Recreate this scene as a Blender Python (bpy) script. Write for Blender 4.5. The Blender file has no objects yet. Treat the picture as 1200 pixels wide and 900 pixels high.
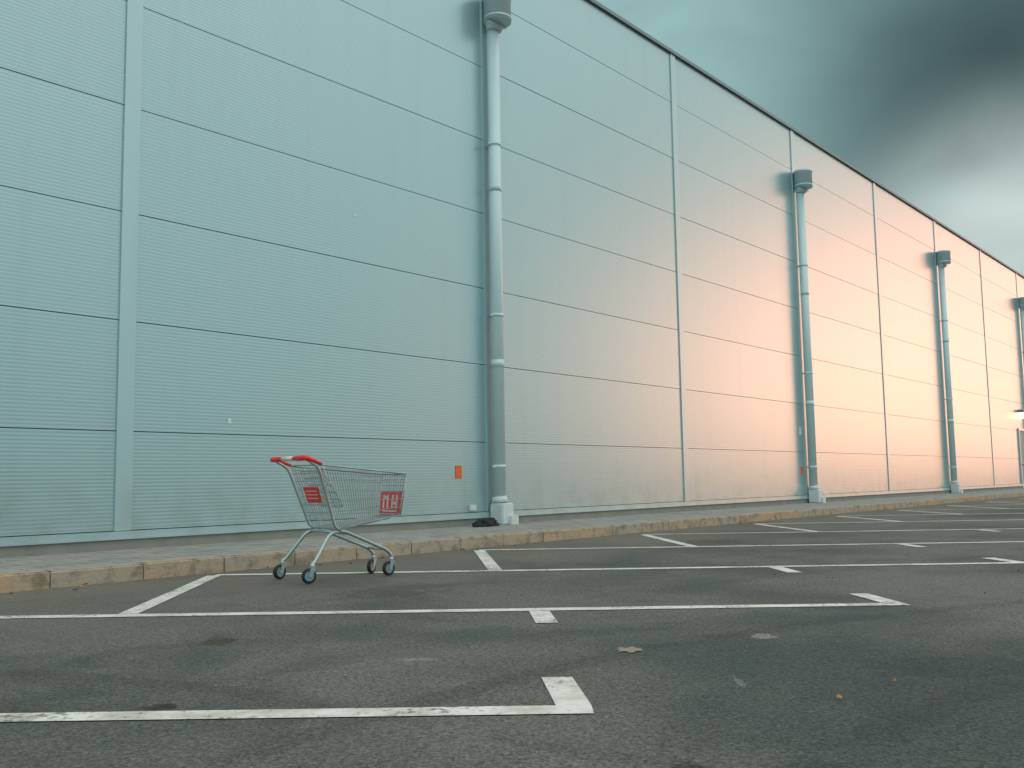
import bpy, bmesh, math, random
from mathutils import Vector, Matrix
from mathutils import noise as mn
random.seed(7)
sc = bpy.context.scene
sc.view_settings.view_transform = 'Standard'
sc.view_settings.look = 'None'
sc.view_settings.exposure = 0
COL = bpy.context.collection

# ------------------------------------------------------------------ constants
TH = 0.87755          # wall direction
WD = 9.896            # camera foot to wall distance
S0 = 5.357            # first vertical panel joint
BAY = 6.0
HS0, DH, HROOF = 1.392, 1.205, 9.765
WORIG = Vector((-WD*math.sin(TH), WD*math.cos(TH), 0))

# ------------------------------------------------------------------ node helpers
def new_mat(name):
    m = bpy.data.materials.new(name); m.use_nodes = True
    nt = m.node_tree
    return m, nt, nt.nodes["Principled BSDF"]
def N(nt, t, **kw):
    n = nt.nodes.new(t)
    for k, v in kw.items(): setattr(n, k, v)
    return n
def L(nt, a, b): nt.links.new(a, b)
def math_n(nt, op, a, b=None, clamp=False):
    n = nt.nodes.new('ShaderNodeMath'); n.operation = op; n.use_clamp = clamp
    for i, v in enumerate((a, b)):
        if v is None: continue
        if isinstance(v, (int, float)): n.inputs[i].default_value = v
        else: nt.links.new(v, n.inputs[i])
    return n.outputs[0]
def mixc(nt, fac, a, b, blend='MIX'):
    n = nt.nodes.new('ShaderNodeMix'); n.data_type = 'RGBA'; n.blend_type = blend
    if isinstance(fac, (int, float)): n.inputs[0].default_value = fac
    else: nt.links.new(fac, n.inputs[0])
    for i, v in ((6, a), (7, b)):
        if isinstance(v, tuple): n.inputs[i].default_value = (*v[:3], 1)
        else: nt.links.new(v, n.inputs[i])
    return n.outputs[2]
def noise(nt, vec, scale, detail=3, rough=.55, dist=0):
    n = nt.nodes.new('ShaderNodeTexNoise')
    n.inputs['Scale'].default_value = scale; n.inputs['Detail'].default_value = detail
    n.inputs['Roughness'].default_value = rough; n.inputs['Distortion'].default_value = dist
    nt.links.new(vec, n.inputs['Vector']); return n.outputs['Fac']
def mapr(nt, v, a, b, c=0., d=1., smooth=True):
    n = nt.nodes.new('ShaderNodeMapRange')
    n.interpolation_type = 'SMOOTHSTEP' if smooth else 'LINEAR'
    nt.links.new(v, n.inputs[0])
    for i, x in enumerate((a, b, c, d)): n.inputs[i+1].default_value = x
    return n.outputs[0]
def bump(nt, h, strength, dist, normal=None):
    n = nt.nodes.new('ShaderNodeBump'); n.inputs['Strength'].default_value = strength
    n.inputs['Distance'].default_value = dist
    nt.links.new(h, n.inputs['Height'])
    if normal: nt.links.new(normal, n.inputs['Normal'])
    return n.outputs[0]
def simple(name, col, rough=.5, metal=0., nscale=8., namt=.15, bmp=0.):
    m, nt, b = new_mat(name)
    co = N(nt, 'ShaderNodeTexCoord').outputs['Object']
    f = noise(nt, co, nscale, 2)
    c = mixc(nt, f, tuple(x*(1-namt) for x in col), tuple(x*(1+namt) for x in col))
    L(nt, c, b.inputs['Base Color'])
    L(nt, mapr(nt, f, 0, 1, rough-.08, min(1, rough+.08)), b.inputs['Roughness'])
    b.inputs['Metallic'].default_value = metal
    if bmp: L(nt, bump(nt, noise(nt, co, nscale*6, 2), .5, bmp), b.inputs['Normal'])
    return m

# ------------------------------------------------------------------ materials
def wall_material(name, ribs, base, metal, rough):
    m, nt, b = new_mat(name)
    co = N(nt, 'ShaderNodeTexCoord').outputs['Object']
    sp = N(nt, 'ShaderNodeSeparateXYZ'); L(nt, co, sp.inputs[0])
    ix = math_n(nt, 'FLOOR', math_n(nt, 'DIVIDE', math_n(nt, 'SUBTRACT', sp.outputs[0], S0), BAY))
    iz = math_n(nt, 'FLOOR', math_n(nt, 'DIVIDE', math_n(nt, 'SUBTRACT', sp.outputs[2], HS0), DH))
    cb = N(nt, 'ShaderNodeCombineXYZ'); L(nt, ix, cb.inputs[0]); L(nt, iz, cb.inputs[1])
    wn = N(nt, 'ShaderNodeTexWhiteNoise'); L(nt, cb.outputs[0], wn.inputs['Vector'])
    tone = mapr(nt, wn.outputs['Value'], 0, 1, .985, 1.012, False)
    mp = N(nt, 'ShaderNodeMapping'); mp.inputs['Scale'].default_value = (2.2, 1, .12); L(nt, co, mp.inputs[0])
    st = mapr(nt, noise(nt, mp.outputs[0], 2.0, 3), .45, .8, 1., .965)
    gr = mapr(nt, sp.outputs[2], .3, 1.2, .0, 1.)
    gn = noise(nt, co, 3.0, 3)
    gr2 = mixc(nt, math_n(nt, 'MULTIPLY', math_n(nt, 'SUBTRACT', 1., gr), mapr(nt, gn, .35, .75)), (1, 1, 1), (.88, .86, .82))
    c = mixc(nt, 1., tuple(base), gr2, 'MULTIPLY')
    k = math_n(nt, 'MULTIPLY', tone, st)
    if ribs:
        s = math_n(nt, 'SINE', math_n(nt, 'MULTIPLY', sp.outputs[2], 2*math.pi/.040))
        k = math_n(nt, 'MULTIPLY', k, mapr(nt, s, -1, .2, .90, 1.))
        L(nt, bump(nt, s, .5, .0005), b.inputs['Normal'])
    vm = N(nt, 'ShaderNodeVectorMath', operation='SCALE'); L(nt, c, vm.inputs[0]); L(nt, k, vm.inputs['Scale'])
    L(nt, vm.outputs[0], b.inputs['Base Color'])
    b.inputs['Metallic'].default_value = metal
    b.inputs['Roughness'].default_value = rough
    return m
M_PANEL = wall_material("ribbed_metal_panel", True, (.445, .60, .62), .5, .29)
M_STRIP = wall_material("smooth_metal_trim", False, (.465, .625, .645), .45, .32)
M_CORE = simple("dark_wall_core", (.09, .12, .125), .8)
M_COPING = simple("roof_coping_metal", (.20, .28, .29), .5, .2)
M_PIPE = simple("painted_pipe_metal", (.60, .76, .78), .38, .05, 5, .06)
M_CONC = simple("plinth_concrete", (.27, .28, .26), .9, 0, 4, .25, .004)
M_SHOE = simple("pipe_shoe_plastic", (.62, .68, .68), .6, 0, 9, .15)
M_DOOR = simple("door_paint", (.15, .31, .36), .5, .2)
M_DARK = simple("black_fabric", (.012, .014, .016), .8, 0, 20, .4, .01)
M_ORANGE = simple("orange_sticker", (.80, .14, .03), .5)
M_WHITE = simple("white_plastic", (.72, .74, .72), .5)
M_LEAF = simple("dry_leaf", (.34, .15, .05), .7, 0, 30, .5)

def asphalt():
    m, nt, b = new_mat("worn_asphalt")
    co = N(nt, 'ShaderNodeTexCoord').outputs['Object']
    big = noise(nt, co, .45, 3, .6, .4)
    mid = noise(nt, co, 1.7, 5, .65)
    fine = noise(nt, co, 45, 2, .7)
    sm = noise(nt, co, 9, 3, .65)
    vor = N(nt, 'ShaderNodeTexVoronoi'); vor.inputs['Scale'].default_value = 120; L(nt, co, vor.inputs['Vector'])
    c = mixc(nt, mapr(nt, big, .34, .64), (.068, .079, .074), (.132, .129, .114))
    c = mixc(nt, mapr(nt, mid, .48, .75, 0, .42), c, (.18, .168, .145))
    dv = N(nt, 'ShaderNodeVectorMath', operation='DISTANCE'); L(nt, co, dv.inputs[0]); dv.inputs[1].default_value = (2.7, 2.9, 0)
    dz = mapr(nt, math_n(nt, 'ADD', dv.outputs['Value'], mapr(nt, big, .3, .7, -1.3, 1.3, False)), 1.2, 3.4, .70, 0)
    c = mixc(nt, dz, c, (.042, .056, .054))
    c = mixc(nt, mapr(nt, noise(nt, co, .9, 3, .6, .8), .54, .72, 0, .5), c, (.048, .056, .054))
    def arc(cx, cy, r, w, amt):
        d = N(nt, 'ShaderNodeVectorMath', operation='DISTANCE'); L(nt, co, d.inputs[0]); d.inputs[1].default_value = (cx, cy, 0)
        e = math_n(nt, 'ABSOLUTE', math_n(nt, 'SUBTRACT', d.outputs['Value'], r))
        e = math_n(nt, 'ADD', e, mapr(nt, sm, .3, .7, -.03, .03, False))
        return math_n(nt, 'MULTIPLY', mapr(nt, e, w*.4, w, amt, 0), mapr(nt, mid, .35, .55))
    for a in ((5.5, -1.0, 6.0, .11, .42), (5.5, -1.0, 7.45, .11, .36), (-4.5, -2.5, 7.2, .10, .3)):
        c = mixc(nt, arc(*a), c, (.034, .040, .039))
    def spot(x, y, rx, ry, amt, warp=.9):
        s1 = N(nt, 'ShaderNodeVectorMath', operation='SUBTRACT'); L(nt, co, s1.inputs[0]); s1.inputs[1].default_value = (x, y, 0)
        s2 = N(nt, 'ShaderNodeVectorMath', operation='MULTIPLY'); L(nt, s1.outputs[0], s2.inputs[0]); s2.inputs[1].default_value = (1/rx, 1/ry, 0)
        s3 = N(nt, 'ShaderNodeVectorMath', operation='LENGTH'); L(nt, s2.outputs[0], s3.inputs[0])
        return mapr(nt, math_n(nt, 'ADD', s3.outputs['Value'], mapr(nt, sm, .25, .75, -warp, warp, False)), .55, 1.25, amt, 0)
    for x, y, rx, ry, amt, col in ((-1.53, 5.07, .12, .13, .8, (.055, .042, .032)), (-1.27, 3.60, .07, .06, .9, (.022, .025, .025)),
                                   (2.5, 12.2, .45, .55, .8, (.06, .045, .034)), (.47, 2.75, .08, .05, .8, (.025, .028, .028)),
                                   (1.9, 4.1, .5, .25, .5, (.032, .040, .039)), (-.9, 7.2, .35, .3, .55, (.05, .045, .04)),
                                   (1.24, 4.97, .05, .09, .55, (.30, .30, .27)), (-.44, 4.47, .08, .035, .45, (.26, .26, .24)),
                                   (.87, 3.90, .018, .08, .4, (.26, .26, .24))):
        c = mixc(nt, spot(x, y, rx, ry, amt), c, col)
    bw = N(nt, 'ShaderNodeRGBToBW'); L(nt, vor.outputs['Color'], bw.inputs[0])
    ag = mapr(nt, bw.outputs[0], .15, .9, .62, 1.5, False)
    fg = mapr(nt, fine, .3, .7, .70, 1.30, False)
    v = N(nt, 'ShaderNodeVectorMath', operation='SCALE'); L(nt, c, v.inputs[0]); L(nt, math_n(nt, 'MULTIPLY', ag, fg), v.inputs['Scale'])
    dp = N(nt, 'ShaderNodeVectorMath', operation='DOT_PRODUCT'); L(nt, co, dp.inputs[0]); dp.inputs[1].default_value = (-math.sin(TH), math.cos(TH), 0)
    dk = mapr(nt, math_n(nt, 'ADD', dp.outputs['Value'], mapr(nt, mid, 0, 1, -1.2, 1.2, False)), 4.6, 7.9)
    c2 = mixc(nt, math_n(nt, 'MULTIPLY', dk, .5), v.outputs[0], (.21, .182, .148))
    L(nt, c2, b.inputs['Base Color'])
    L(nt, mapr(nt, mid, .3, .7, .75, .95), b.inputs['Roughness'])
    h = math_n(nt, 'ADD', vor.outputs['Distance'], fine)
    L(nt, bump(nt, h, .7, .006), b.inputs['Normal'])
    b.inputs['Specular IOR Level'].default_value = .3
    return m
M_ASPH = asphalt()

def paint():
    m, nt, b = new_mat("worn_road_paint")
    co = N(nt, 'ShaderNodeTexCoord').outputs['Object']
    f = noise(nt, co, 26, 4, .75); g = noise(nt, co, 2.2, 2)
    w = mapr(nt, math_n(nt, 'ADD', f, math_n(nt, 'MULTIPLY', g, .5)), .56, .72)
    dirt = noise(nt, co, 5, 3, .7)
    wc = mixc(nt, mapr(nt, dirt, .35, .7), (.70, .69, .65), (.48, .46, .40))
    L(nt, mixc(nt, w, (.15, .15, .135), wc), b.inputs['Base Color'])
    b.inputs['Roughness'].default_value = .8
    return m
M_PAINT = paint()

def pavers():
    m, nt, b = new_mat("grey_pavers")
    co = N(nt, 'ShaderNodeTexCoord').outputs['Object']
    br = N(nt, 'ShaderNodeTexBrick'); L(nt, co, br.inputs['Vector'])
    br.inputs['Scale'].default_value = 1.0
    br.inputs['Brick Width'].default_value = .4; br.inputs['Row Height'].default_value = .2
    br.inputs['Mortar Size'].default_value = .008
    br.inputs['Color1'].default_value = (.30, .295, .27, 1); br.inputs['Color2'].default_value = (.36, .35, .32, 1)
    br.inputs['Mortar'].default_value = (.12, .115, .10, 1)
    n = noise(nt, co, 3, 4, .65)
    c = mixc(nt, mapr(nt, n, .4, .75, 0, .6), br.outputs['Color'], (.17, .16, .14))
    L(nt, c, b.inputs['Base Color']); b.inputs['Roughness'].default_value = .88
    L(nt, bump(nt, math_n(nt, 'MULTIPLY', br.outputs['Fac'], -1.), .7, .006), b.inputs['Normal'])
    return m
M_PAVE = pavers()

def kerbmat():
    m, nt, b = new_mat("kerb_stone")
    at = N(nt, 'ShaderNodeAttribute', attribute_name="tone")
    co = N(nt, 'ShaderNodeTexCoord').outputs['Object']
    n = noise(nt, co, 7, 5, .7); n2 = noise(nt, co, 2.5, 3, .7)
    ochre = mixc(nt, mapr(nt, n2, .35, .65, .2, .9), (.40, .34, .25), (.60, .37, .19))
    c = mixc(nt, at.outputs['Fac'], (.42, .36, .275), ochre)
    c = mixc(nt, mapr(nt, n, .44, .70, 0, .8), c, (.17, .15, .125))
    L(nt, c, b.inputs['Base Color']); b.inputs['Roughness'].default_value = .9
    L(nt, bump(nt, noise(nt, co, 40, 3, .7), .7, .01), b.inputs['Normal'])
    return m
M_KERB = kerbmat()

# ------------------------------------------------------------------ mesh helpers
def box(bm, x0, x1, y0, y1, z0, z1, mat=0):
    v = [bm.verts.new(p) for p in ((x0,y0,z0),(x1,y0,z0),(x1,y1,z0),(x0,y1,z0),(x0,y0,z1),(x1,y0,z1),(x1,y1,z1),(x0,y1,z1))]
    fs = []
    for q in ((0,3,2,1),(4,5,6,7),(0,1,5,4),(1,2,6,5),(2,3,7,6),(3,0,4,7)):
        f = bm.faces.new([v[i] for i in q]); f.material_index = mat; fs.append(f)
    return v, fs
def tube(bm, pts, r, n=8, mat=0, closed=False, cap=True, smooth=True):
    pts = [Vector(p) for p in pts]; k = len(pts)
    rs = r if isinstance(r, (list, tuple)) else [r]*k
    rings = []; up = None
    for i, p in enumerate(pts):
        if closed: t = pts[(i+1) % k]-pts[i-1]
        elif i == 0: t = pts[1]-pts[0]
        elif i == k-1: t = pts[-1]-pts[-2]
        else: t = (pts[i+1]-pts[i]).normalized()+(pts[i]-pts[i-1]).normalized()
        t.normalize()
        if up is None: up = t.orthogonal().normalized()
        up = (up-t*up.dot(t)).normalized(); s = t.cross(up)
        rings.append([bm.verts.new(p+(up*math.cos(a)+s*math.sin(a))*rs[i]) for a in [2*math.pi*j/n for j in range(n)]])
    rng = range(k if closed else k-1)
    for i in rng:
        A, B = rings[i], rings[(i+1) % k]
        for j in range(n):
            f = bm.faces.new((A[j], A[(j+1) % n], B[(j+1) % n], B[j])); f.material_index = mat; f.smooth = smooth
    if cap and not closed:
        f = bm.faces.new(rings[0][::-1]); f.material_index = mat
        f = bm.faces.new(rings[-1]); f.material_index = mat
def rounded(pts, rad=.04, n=5):
    pts = [Vector(p) for p in pts]; out = [pts[0]]
    for i in range(1, len(pts)-1):
        a = pts[i-1]-pts[i]; b = pts[i+1]-pts[i]; d = min(rad, a.length*.45, b.length*.45)
        A = pts[i]+a.normalized()*d; B = pts[i]+b.normalized()*d
        for j in range(n+1):
            t = j/n; out.append(A*(1-t)**2+pts[i]*2*t*(1-t)+B*t*t)
    out.append(pts[-1]); return out
def mk(name, bm, mats, parent=None, mw=None):
    bmesh.ops.recalc_face_normals(bm, faces=bm.faces[:])
    me = bpy.data.meshes.new(name); bm.to_mesh(me); bm.free()
    for m in mats: me.materials.append(m)
    o = bpy.data.objects.new(name, me); COL.objects.link(o)
    if parent: o.parent = parent
    if mw is not None: o.matrix_world = mw
    return o
WMAT = Matrix.Translation(WORIG) @ Matrix.Rotation(TH, 4, 'Z')

# ------------------------------------------------------------------ ground
bm = bmesh.new()
R = 900
v = [bm.verts.new(p) for p in ((-R,-R,0),(R,-R,0),(R,R,0),(-R,R,0))]; bm.faces.new(v)
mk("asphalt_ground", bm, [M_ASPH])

# ------------------------------------------------------------------ parking markings
bm = bmesh.new()
def quad(p):
    bm.faces.new([bm.verts.new((x, y, .004)) for x, y in p])
W = .125
SL = -.006
def hline(x0, x1, y): quad([(x0, y-W/2), (x1, y-W/2+SL*(x1-x0)), (x1, y+W/2+SL*(x1-x0)), (x0, y+W/2)])
def vline(xa, ya, xb, yb): quad([(xa-W/2, ya), (xa+W/2, ya), (xb+W/2, yb), (xb-W/2, yb)])
for n in range(-3, 16):
    y = 3.50+2.62*n
    xr = .262+2.145*n
    xl = -2.66+2.25*(n-2)
    hline(xl, xr, y)
    ye = y+SL*(xr-xl)
    vline(xr-W/2, ye+W/2, xr-.10, ye+.56)
    xm = xr-2.20
    vline(xm-W/2+.03, ye-W/2-.50, xm-W/2, ye-W/2)
    vline(xl+W/2+.17, y-2.62+W/2, xl+W/2-.06, y-W/2)
mk("parking_bay_markings", bm, [M_PAINT])

# ------------------------------------------------------------------ kerb + pavement
bm = bmesh.new(); tl = bm.faces.layers.float.new("tone")
s = -30.
while s < 120:
    ln = random.choice((.78, .8, .8, .82)); j = random.uniform(-.005, .005); jy = random.uniform(-.007, .007)
    old = set(bm.faces)
    vs, fs = box(bm, s, s+ln-.012, -2.05+jy, -1.91+jy, -.05, .138+j)
    tone = random.choice((0, .1, .3, .6, .9))
    es = [e for e in {e for f in fs for e in f.edges} if all(vv.co.z > 0 for vv in e.verts)]
    bmesh.ops.bevel(bm, geom=es, offset=.014, segments=3, affect='EDGES')
    for f in bm.faces:
        if f not in old: f[tl] = tone
    s += ln
mk("kerb", bm, [M_KERB], mw=WMAT)
bm = bmesh.new(); box(bm, -30, 120, -1.90, .05, -.05, .132)
mk("pavement", bm, [M_PAVE], mw=WMAT)

# ------------------------------------------------------------------ building
bld = bpy.data.objects.new("warehouse_building", None); COL.objects.link(bld); bld.matrix_world = WMAT
def part(name, bm, mats):
    o = mk(name, bm, mats); o.parent = bld; return o
X0, X1 = S0-6*6, S0+6*18
bm = bmesh.new(); box(bm, X0, X1, .030, 45, .0, 9.70); part("wall_core", bm, [M_CORE])
bm = bmesh.new()
zs = [.33]+[HS0+DH*k for k in range(7)]+[9.70]
for k in range(-6, 18):
    xa = S0+6*k+.07; xb = S0+6*(k+1)-.07
    for i in range(len(zs)-1):
        dz = random.uniform(-.0015, .0015)
        box(bm, xa, xb, dz, .028, zs[i]+.005, zs[i+1]-.005)
part("wall_panels", bm, [M_PANEL])
bm = bmesh.new()
for k in range(-6, 19):
    x = S0+6*k
    box(bm, x-.095, x+.095, -.022, .029, .33, 9.70)
part("wall_joint_trims", bm, [M_STRIP])
bm = bmesh.new(); box(bm, X0, X1, -.045, .029, .25, .325); box(bm, X0, X1, -.055, -.0452, .24, .262); part("base_flashing", bm, [M_STRIP])
bm = bmesh.new(); box(bm, X0, X1, -.02, .029, .10, .238); part("plinth", bm, [M_CONC])
bm = bmesh.new(); box(bm, X0-.1, X1+.1, -.05, .4, 9.705, 9.765); box(bm, X0-.1, X1+.1, -.06, -.0505, 9.69, 9.76); part("roof_coping", bm, [M_COPING])
bm = bmesh.new(); box(bm, X0, X1, .41, 45, 9.702, 9.74); part("roof_deck", bm, [M_CORE])
bm = bmesh.new(); dx = 46.3
box(bm, dx-.55, dx+.55, -.03, -.002, .15, 2.6, 0)
box(bm, dx-.64, dx-.55, -.06, -.001, .15, 2.69, 1); box(bm, dx+.55, dx+.64, -.06, -.001, .15, 2.69, 1); box(bm, dx-.549, dx+.549, -.06, -.001, 2.602, 2.69, 1)
box(bm, dx-.45, dx-.30, -.075, -.031, 1.12, 1.16, 2)
part("service_door", bm, [M_DOOR, M_STRIP, M_DARK])
ml, nt, b = new_mat("lamp_glow")
b.inputs['Emission Color'].default_value = (1, .60, .22, 1); b.inputs['Emission Strength'].default_value = 7
bm = bmesh.new(); box(bm, dx-.37, dx+.37, -.22, -.002, 3.37, 3.50, 0); box(bm, dx-.32, dx+.32, -.18, -.02, 3.15, 3.368, 1)
part("wall_lamp", bm, [M_COPING, ml])
bm = bmesh.new()
box(bm, 10.56, 10.70, -.006, -.003, .84, 1.03, 0)
box(bm, 23.0, 23.14, -.006, -.003, .84, 1.03, 0)
box(bm, 23.0, 23.13, -.012, -.003, 1.82, 2.0, 1)
box(bm, 10.85, 10.97, -.05, -.003, .36, .44, 1)
box(bm, 6.64, 6.69, -.006, -.003, 1.52, 1.58, 1)
box(bm, 8.58, 8.62, -.006, -.003, 4.42, 4.46, 1)
part("wall_stickers", bm, [M_ORANGE, M_WHITE])

# ------------------------------------------------------------------ drain pipes
for idx, k in enumerate((-3, -1, 1, 3, 5, 7, 9, 11, 13)):
    bm = bmesh.new(); x = S0+6*k+.03; y = -.15; r = .10
    tube(bm, [(x, y, .50), (x, y, 8.02)], r, 28, 0)
    for z in (2.55, 5.35):
        tube(bm, [(x, y, z), (x, y, z+.12)], r+.003, 28, 0)
    for z in (1.0, 3.35, 6.1):
        tube(bm, [(x, y, z), (x, y, z+.04)], r+.009, 28, 0)
        box(bm, x-.02, x+.02, y+r, -.024, z+.005, z+.035, 0)
        box(bm, x-r-.04, x-r-.005, y-.015, y+.015, z, z+.04, 0)
    tube(bm, [(x, y-.03, 8.0), (x, y-.03, 8.03), (x, y-.03, 8.07), (x, y-.06, 8.12)], [.12, .13, .15, .20], 36, 0)
    tube(bm, [(x, y-.10, 8.12), (x, y-.10, 8.50), (x, y-.10, 8.505), (x, y-.10, 8.56)], [.22, .22, .235, .235], 40, 0)
    tube(bm, [(x, y-.10, 8.16), (x, y-.10, 8.185)], .226, 40, 0)
    v_, f_ = box(bm, x-.13, x+.15, y-.17, y+.09, .133, .46, 1)
    es = list({e for f in f_ for e in f.edges}); bmesh.ops.bevel(bm, geom=es, offset=.02, segments=2, affect='EDGES')
    tube(bm, [(x, y-.01, .46), (x, y, .55)], [.125, .114], 28, 1)
    box(bm, x+.02, x+.19, y-.22, y-.04, .133, .27, 1)
    o = mk("drain_pipe", bm, [M_PIPE, M_SHOE], mw=WMAT)

bm = bmesh.new(); bmesh.ops.create_icosphere(bm, subdivisions=4, radius=1)
for v in bm.verts:
    n1 = mn.fractal(v.co*1.6+Vector((3, 1, 7)), 1, 2, 5)
    v.co *= 1+.45*n1
    v.co = Vector((v.co.x*.24, v.co.y*.13, max(v.co.z*.085, -.03)))
for f in bm.faces: f.smooth = True
o = mk("black_bag", bm, [M_DARK], mw=WMAT @ Matrix.Translation((10.85, -.35, .16)))

# ------------------------------------------------------------------ shopping cart
mc, nt, b = new_mat("cart_zinc_wire"); b.inputs['Base Color'].default_value = (.36, .41, .41, 1); b.inputs['Metallic'].default_value = .8; b.inputs['Roughness'].default_value = .35
mch = simple("cart_frame_metal", (.40, .50, .50), .32, .6, 20, .1)
mr = simple("cart_red_plastic", (.85, .035, .035), .38, 0, 15, .08)
mrub = simple("cart_wheel_rubber", (.018, .02, .022), .6, 0, 30, .3)
mwh = simple("cart_white_print", (.80, .72, .70), .5)
mhub = simple("cart_hub_grey", (.22, .36, .37), .45, .1)
bm = bmesh.new()
TR = [(.08, .265, .945), (.95, .205, .865)]; BR = [(.25, .215, .42), (.905, .165, .51)]
def lerp(a, b, t): return tuple(a[i]*(1-t)+b[i]*t for i in range(3))
def my(p, s): return (p[0], p[1]*s, p[2])
def grid(c00, c10, c01, c11, nu, nv, ru, rv):
    for i in range(nu+1):
        t = i/nu; tube(bm, [lerp(c00, c10, t), lerp(c01, c11, t)], ru, 5, 0, cap=False)
    for j in range(nv+1):
        t = j/nv; tube(bm, [lerp(c00, c01, t), lerp(c10, c11, t)], rv, 5, 0, cap=False)
for s in (1, -1):
    grid(my(TR[0], s), my(TR[1], s), my(BR[0], s), my(BR[1], s), 34, 5, .0020, .0029)
    for t in (.06, .40): tube(bm, [lerp(my(TR[0], s), my(BR[0], s), t), lerp(my(TR[1], s), my(BR[1], s), t)], .0025, 5, 0)
grid(my(TR[1], 1), my(TR[1], -1), my(BR[1], 1), my(BR[1], -1), 14, 7, .002, .0026)
grid(my(BR[0], 1), my(BR[0], -1), my(BR[1], 1), my(BR[1], -1), 14, 14, .0024, .0024)
grid(my(TR[0], 1), my(TR[0], -1), my(BR[0], 1), my(BR[0], -1), 15, 8, .002, .0026)
cs = [(.14, .20, .90), (.14, -.20, .90), (.33, .19, .60), (.33, -.19, .60)]
grid(*cs, 11, 5, .002, .003)
tube(bm, rounded([(.14, .20, .90), (.33, .19, .60), (.33, -.19, .60), (.14, -.20, .90)], .03), .004, 6, 0)
rim = [my(TR[0], 1), my(TR[1], 1), my(TR[1], -1), my(TR[0], -1)]
tube(bm, rounded(rim, .05), .0065, 8, 0)
tube(bm, rounded([my(BR[0], 1), my(BR[1], 1), my(BR[1], -1), my(BR[0], -1)], .03), .0045, 8, 0)
tube(bm, [my(TR[0], 1), my(TR[0], -1)], .005, 8, 0)
HX = -.075; HW = .295
for s in (1, -1):
    tube(bm, [my(TR[1], s), my(BR[1], s)], .0045, 8, 0)
    tube(bm, rounded([(.30, .20*s, .402), (.235, .222*s, .44), (.06, .275*s, .925), (HX+.03, .28*s, .985)], .05), .0125, 12, 1)
    tube(bm, rounded([(.0, .27*s, .145), (.035, .262*s, .165), (.20, .205*s, .385), (.33, .19*s, .402), (.76, .155*s, .225), (.815, .15*s, .18), (.82, .15*s, .15)], .05, 6), .0150, 12, 1)
    tube(bm, rounded([(.30, .185*s, .41), (.55, .175*s, .452), (.80, .16*s, .49)], .05), .007, 8, 1)
    tube(bm, [(HX-.005, .285*s, 1.0), (HX+.03, .287*s, .996), (HX+.09, .283*s, .978), (HX+.16, .277*s, .950)], [.021, .021, .018, .012], 12, 2)
for x, hw, z in ((.24, .20, .392), (.40, .183, .374), (.765, .155, .222)):
    tube(bm, [(x, hw, z), (x, -hw, z)], .010, 10, 1)
tube(bm, [(HX, -.285, 1.0), (HX, .285, 1.0)], .0145, 14, 1)
for s in (1, -1):
    tube(bm, [(HX, .15*s, 1.0), (HX, .155*s, 1.0), (HX, HW*s, 1.0), (HX, (HW+.007)*s, 1.0)], [.016, .022, .023, .014], 14, 2)
tube(bm, [(HX, -.10, 1.0), (HX, .10, 1.0)], .0185, 14, 4)
tube(bm, [(HX, -.148, 1.0), (HX, -.102, 1.0)], .0175, 14, 2); tube(bm, [(HX, .102, 1.0), (HX, .148, 1.0)], .0175, 14, 2)
chain = []
for i in range(15):
    t = i/14; chain.append((.10+.20*t, -.275+.02*t, .93-.36*t-.11*math.sin(math.pi*t)))
tube(bm, chain, .0035, 6, 1)
def plate(c, ux, uz, w, h, t, mat):
    c = Vector(c); ux = Vector(ux).normalized(); uz = Vector(uz).normalized(); n = ux.cross(uz)
    vs = [bm.verts.new(c+ux*a*w/2+uz*b_*h/2+n*d*t/2) for d in (-1, 1) for a, b_ in ((-1,-1),(1,-1),(1,1),(-1,1))]
    for q in ((0,1,2,3),(4,7,6,5),(0,4,5,1),(1,5,6,2),(2,6,7,3),(3,7,4,0)):
        f = bm.faces.new([vs[i] for i in q]); f.material_index = mat
uzr = Vector(TR[0])-Vector(BR[0]); uzr.y = 0; uzf = Vector(TR[1])-Vector(BR[1]); uzf.y = 0
uzr.normalize(); uzf.normalize()
def rp(z): t = (z-BR[0][2])/(TR[0][2]-BR[0][2]); return BR[0][0]+(TR[0][0]-BR[0][0])*t
def fp(z): t = (z-BR[1][2])/(TR[1][2]-BR[1][2]); return BR[1][0]+(TR[1][0]-BR[1][0])*t
plate((rp(.70)-.010, .0, .70), (0, 1, 0), uzr, .25, .135, .006, 2)
plate((fp(.615)-.010, 0, .615), (0, 1, 0), uzf, .335, .19, .006, 2)
for (yy, zz, w, h) in ((.105, .625, .026, .12), (.040, .625, .026, .12), (.0725, .66, .035, .024), (-.040, .625, .026, .12), (-.105, .625, .026, .12), (-.0725, .612, .035, .024), (0, .543, .24, .013)):
    plate((fp(zz)-.0155, yy, zz), (0, 1, 0), uzf, w, h, .003, 4)
for zz in (.73, .70, .67):
    plate((rp(zz)-.0155, 0, zz), (0, 1, 0), uzr, .19, .006, .003, 4)
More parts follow.
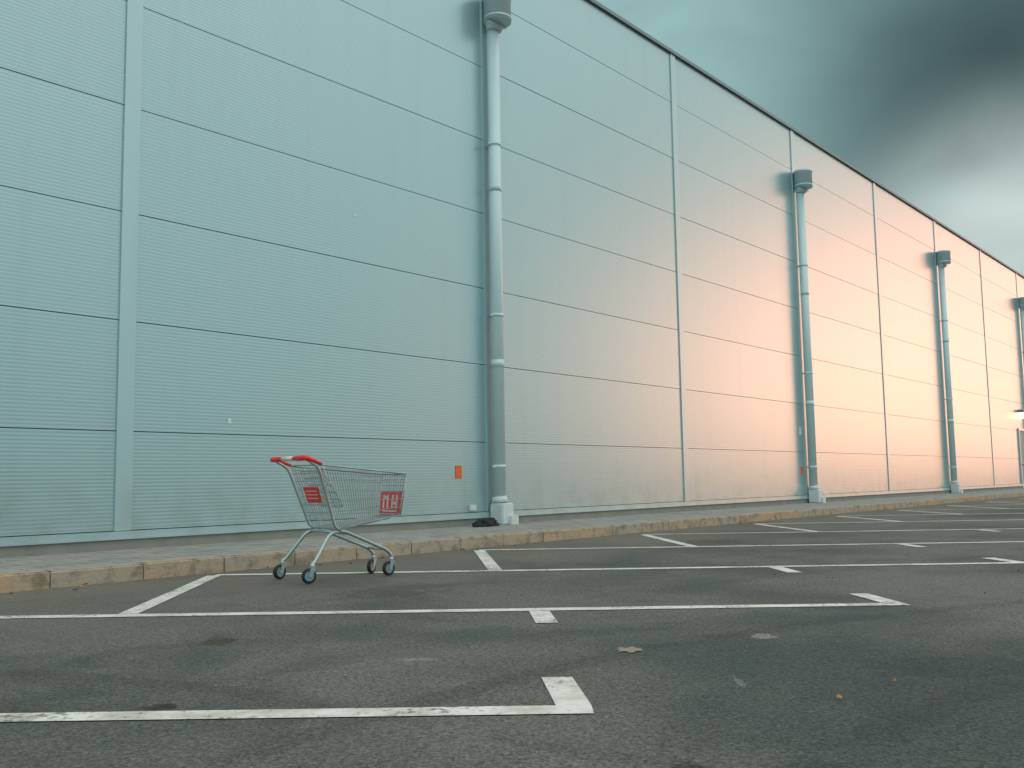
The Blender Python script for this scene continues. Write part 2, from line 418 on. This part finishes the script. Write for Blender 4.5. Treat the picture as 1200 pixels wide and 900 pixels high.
def caster(x, y, ang):
    M = Matrix.Translation((x, y, 0)) @ Matrix.Rotation(ang, 4, 'Z')
    before = set(bm.verts)
    tube(bm, [(0, 0, .118), (0, 0, .155)], .019, 12, 1)
    off = -.028; R_ = .0615
    prof = [(-.016, .040), (-.016, .052), (-.012, .0595), (-.004, R_), (.004, R_), (.012, .0595), (.016, .052), (.016, .040)]
    K = 28; rings = []
    for yy, rr in prof: rings.append([bm.verts.new((off+rr*math.cos(2*math.pi*j/K), yy, R_+rr*math.sin(2*math.pi*j/K))) for j in range(K)])
    for i in range(len(prof)-1):
        for j in range(K):
            f = bm.faces.new((rings[i][j], rings[i][(j+1) % K], rings[i+1][(j+1) % K], rings[i+1][j])); f.material_index = 3; f.smooth = True
    tube(bm, [(off, -.013, R_), (off, .013, R_)], .041, 24, 5)
    tube(bm, [(off, -.026, R_), (off, .026, R_)], .008, 10, 1)
    for s in (1, -1):
        pts = [(.022, .120), (-.022, .120), (off-.016, R_-.012), (off+.016, R_-.012)]
        a = [bm.verts.new((px, s*.020, pz)) for px, pz in pts]; c_ = [bm.verts.new((px, s*.0235, pz)) for px, pz in pts]
        for q in ((a[0],a[1],a[2],a[3]),(c_[3],c_[2],c_[1],c_[0])):
            f = bm.faces.new(q); f.material_index = 1
        for i in range(4):
            f = bm.faces.new((a[i], c_[i], c_[(i+1) % 4], a[(i+1) % 4])); f.material_index = 1
    box(bm, -.022, .022, -.0235, .0235, .1201, .125, 1)
    for v in bm.verts:
        if v not in before: v.co = M @ v.co
caster(.01, .27, .25); caster(.01, -.27, -.12); caster(.82, .15, .5); caster(.82, -.15, .1)
cart = mk("shopping_cart", bm, [mc, mch, mr, mrub, mwh, mhub])
cart.location = (-1.795, 8.05, .004); cart.rotation_euler = (0, 0, math.radians(39))

# ------------------------------------------------------------------ debris
M_CEM = simple("pale_cement_splash", (.27, .23, .18), .9, 0, 30, .3, .004)
def blob(name, x, y, rx, ry, z, mat, seed, rough=.15, n=40):
    bm = bmesh.new(); vs = []
    for i in range(n):
        a = 2*math.pi*i/n; k = 1+rough*mn.noise(Vector((math.cos(a)*1.5+seed, math.sin(a)*1.5, seed)))*2+rough*.5*mn.noise(Vector((math.cos(a)*6+seed, math.sin(a)*6, 2)))
        vs.append(bm.verts.new((x+rx*k*math.cos(a), y+ry*k*math.sin(a), z)))
    bm.faces.new(vs); return mk(name, bm, [mat])
blob("cement_splash", .52, 4.62, .055, .065, .004, M_CEM, 8, .45)
bm = bmesh.new()
def shard(x, y, l, a, z=.012, w=.3):
    c = Vector((x, y, z)); d = Vector((math.cos(a), math.sin(a), 0)); p = Vector((-d.y, d.x, 0))
    pts = [c-d*l, c-d*l*.3+p*l*w*1.1+Vector((0,0,.010)), c+d*l*.5+p*l*w+Vector((0,0,.006)), c+d*l, c+d*l*.3-p*l*w-Vector((0,0,.004)), c-d*l*.5-p*l*w]
    bm.faces.new([bm.verts.new(q) for q in pts])
shard(1.15, 3.55, .018, .6, .010)
for i in range(150):
    s_ = random.uniform(-3, 40); off = -2.06-abs(random.gauss(0, .25))
    p = WMAT @ Vector((s_, off, 0)); shard(p.x, p.y, random.uniform(.012, .035), random.uniform(0, 6.3), .010)
for i in range(50):
    shard(random.uniform(-4, 6), random.uniform(3.5, 10), random.uniform(.005, .012), random.uniform(0, 6.3), .009)
mk("fallen_leaves", bm, [M_LEAF])
bm = bmesh.new()
for i in range(260):
    if i < 150:
        p = WMAT @ Vector((random.uniform(-3, 35), -2.06-abs(random.gauss(0, .18)), 0)); x, y = p.x, p.y
    else: x, y = random.uniform(-4, 6), random.uniform(2.2, 11)
    r = random.uniform(.003, .009); m_ = Matrix.Translation((x, y, r*.6)) @ Matrix.Rotation(random.uniform(0, 3), 4, 'Z') @ Matrix.Diagonal((r, r*.8, r*.6, 1))
    bmesh.ops.create_icosphere(bm, subdivisions=1, radius=1, matrix=m_)
mk("gravel", bm, [M_CEM])

# ------------------------------------------------------------------ world
SUN_AZ = math.radians(60); SUN_EL = math.radians(5)
w = bpy.data.worlds.new("World"); sc.world = w; w.use_nodes = True
nt = w.node_tree; nt.nodes.clear()
out = N(nt, 'ShaderNodeOutputWorld')
sky = N(nt, 'ShaderNodeTexSky', sky_type='NISHITA', sun_disc=False, sun_elevation=SUN_EL, sun_rotation=SUN_AZ)
bg1 = N(nt, 'ShaderNodeBackground'); L(nt, sky.outputs[0], bg1.inputs[0]); bg1.inputs[1].default_value = .008
co = N(nt, 'ShaderNodeTexCoord').outputs['Generated']
sp = N(nt, 'ShaderNodeSeparateXYZ'); L(nt, co, sp.inputs[0])
zc = math_n(nt, 'MAXIMUM', sp.outputs[2], 0.)
inv = math_n(nt, 'DIVIDE', 1., math_n(nt, 'ADD', zc, .35))
pv = N(nt, 'ShaderNodeVectorMath', operation='SCALE'); L(nt, co, pv.inputs[0]); L(nt, inv, pv.inputs['Scale'])
cl2 = noise(nt, pv.outputs[0], 3.2, 3, .45, .6)
wn_ = N(nt, 'ShaderNodeTexNoise'); wn_.inputs['Scale'].default_value = 3.5; wn_.inputs['Detail'].default_value = 2; wn_.inputs['Roughness'].default_value = .45; L(nt, co, wn_.inputs['Vector'])
ws = N(nt, 'ShaderNodeVectorMath', operation='SUBTRACT'); L(nt, wn_.outputs['Color'], ws.inputs[0]); ws.inputs[1].default_value = (.5, .5, .5)
wsc = N(nt, 'ShaderNodeVectorMath', operation='SCALE'); L(nt, ws.outputs[0], wsc.inputs[0]); wsc.inputs['Scale'].default_value = .13
wa = N(nt, 'ShaderNodeVectorMath', operation='ADD'); L(nt, co, wa.inputs[0]); L(nt, wsc.outputs[0], wa.inputs[1])
wnn = N(nt, 'ShaderNodeVectorMath', operation='NORMALIZE'); L(nt, wa.outputs[0], wnn.inputs[0])
def dirblob(v, c_in, c_out, src=None):
    d = N(nt, 'ShaderNodeVectorMath', operation='DOT_PRODUCT'); L(nt, src or wnn.outputs[0], d.inputs[0]); d.inputs[1].default_value = Vector(v).normalized()
    ang = math_n(nt, 'ARCCOSINE', math_n(nt, 'MINIMUM', d.outputs['Value'], .99999))
    return mapr(nt, ang, math.radians(c_in), math.radians(c_out), 1., 0.)
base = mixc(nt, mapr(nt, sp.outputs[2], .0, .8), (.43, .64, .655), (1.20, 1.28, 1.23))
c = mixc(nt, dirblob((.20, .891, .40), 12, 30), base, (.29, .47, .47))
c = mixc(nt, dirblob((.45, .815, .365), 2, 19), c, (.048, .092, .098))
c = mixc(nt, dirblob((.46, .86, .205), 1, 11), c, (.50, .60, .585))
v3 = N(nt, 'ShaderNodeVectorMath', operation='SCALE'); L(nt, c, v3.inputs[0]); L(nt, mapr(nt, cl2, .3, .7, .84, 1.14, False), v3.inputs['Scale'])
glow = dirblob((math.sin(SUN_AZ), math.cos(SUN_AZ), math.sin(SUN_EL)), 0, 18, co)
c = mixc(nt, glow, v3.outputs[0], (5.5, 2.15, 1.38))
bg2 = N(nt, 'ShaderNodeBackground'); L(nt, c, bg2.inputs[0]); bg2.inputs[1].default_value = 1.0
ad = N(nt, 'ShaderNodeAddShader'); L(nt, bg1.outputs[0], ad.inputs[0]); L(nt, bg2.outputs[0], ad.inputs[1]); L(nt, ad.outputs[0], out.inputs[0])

sd = bpy.data.lights.new("sun", 'SUN'); sd.energy = .04; sd.angle = math.radians(20); sd.color = (1, .56, .40)
so = bpy.data.objects.new("sun", sd); COL.objects.link(so)
dirv = Vector((math.sin(SUN_AZ)*math.cos(SUN_EL), math.cos(SUN_AZ)*math.cos(SUN_EL), math.sin(SUN_EL)))
so.rotation_euler = (-dirv).to_track_quat('-Z', 'Y').to_euler(); so.location = dirv*60

# ------------------------------------------------------------------ camera
cd = bpy.data.cameras.new("camera"); cd.sensor_width = 36; cd.lens = 36*1135.9/1200; cd.clip_end = 3000; cd.clip_start = .05
cam = bpy.data.objects.new("camera", cd); COL.objects.link(cam); sc.camera = cam
Mx = Matrix.Rotation(math.radians(90)+.09946, 4, 'X') @ Matrix.Rotation(-.01567, 4, 'Z')
cam.matrix_world = Matrix.Translation((0, 0, .7953)) @ Mx
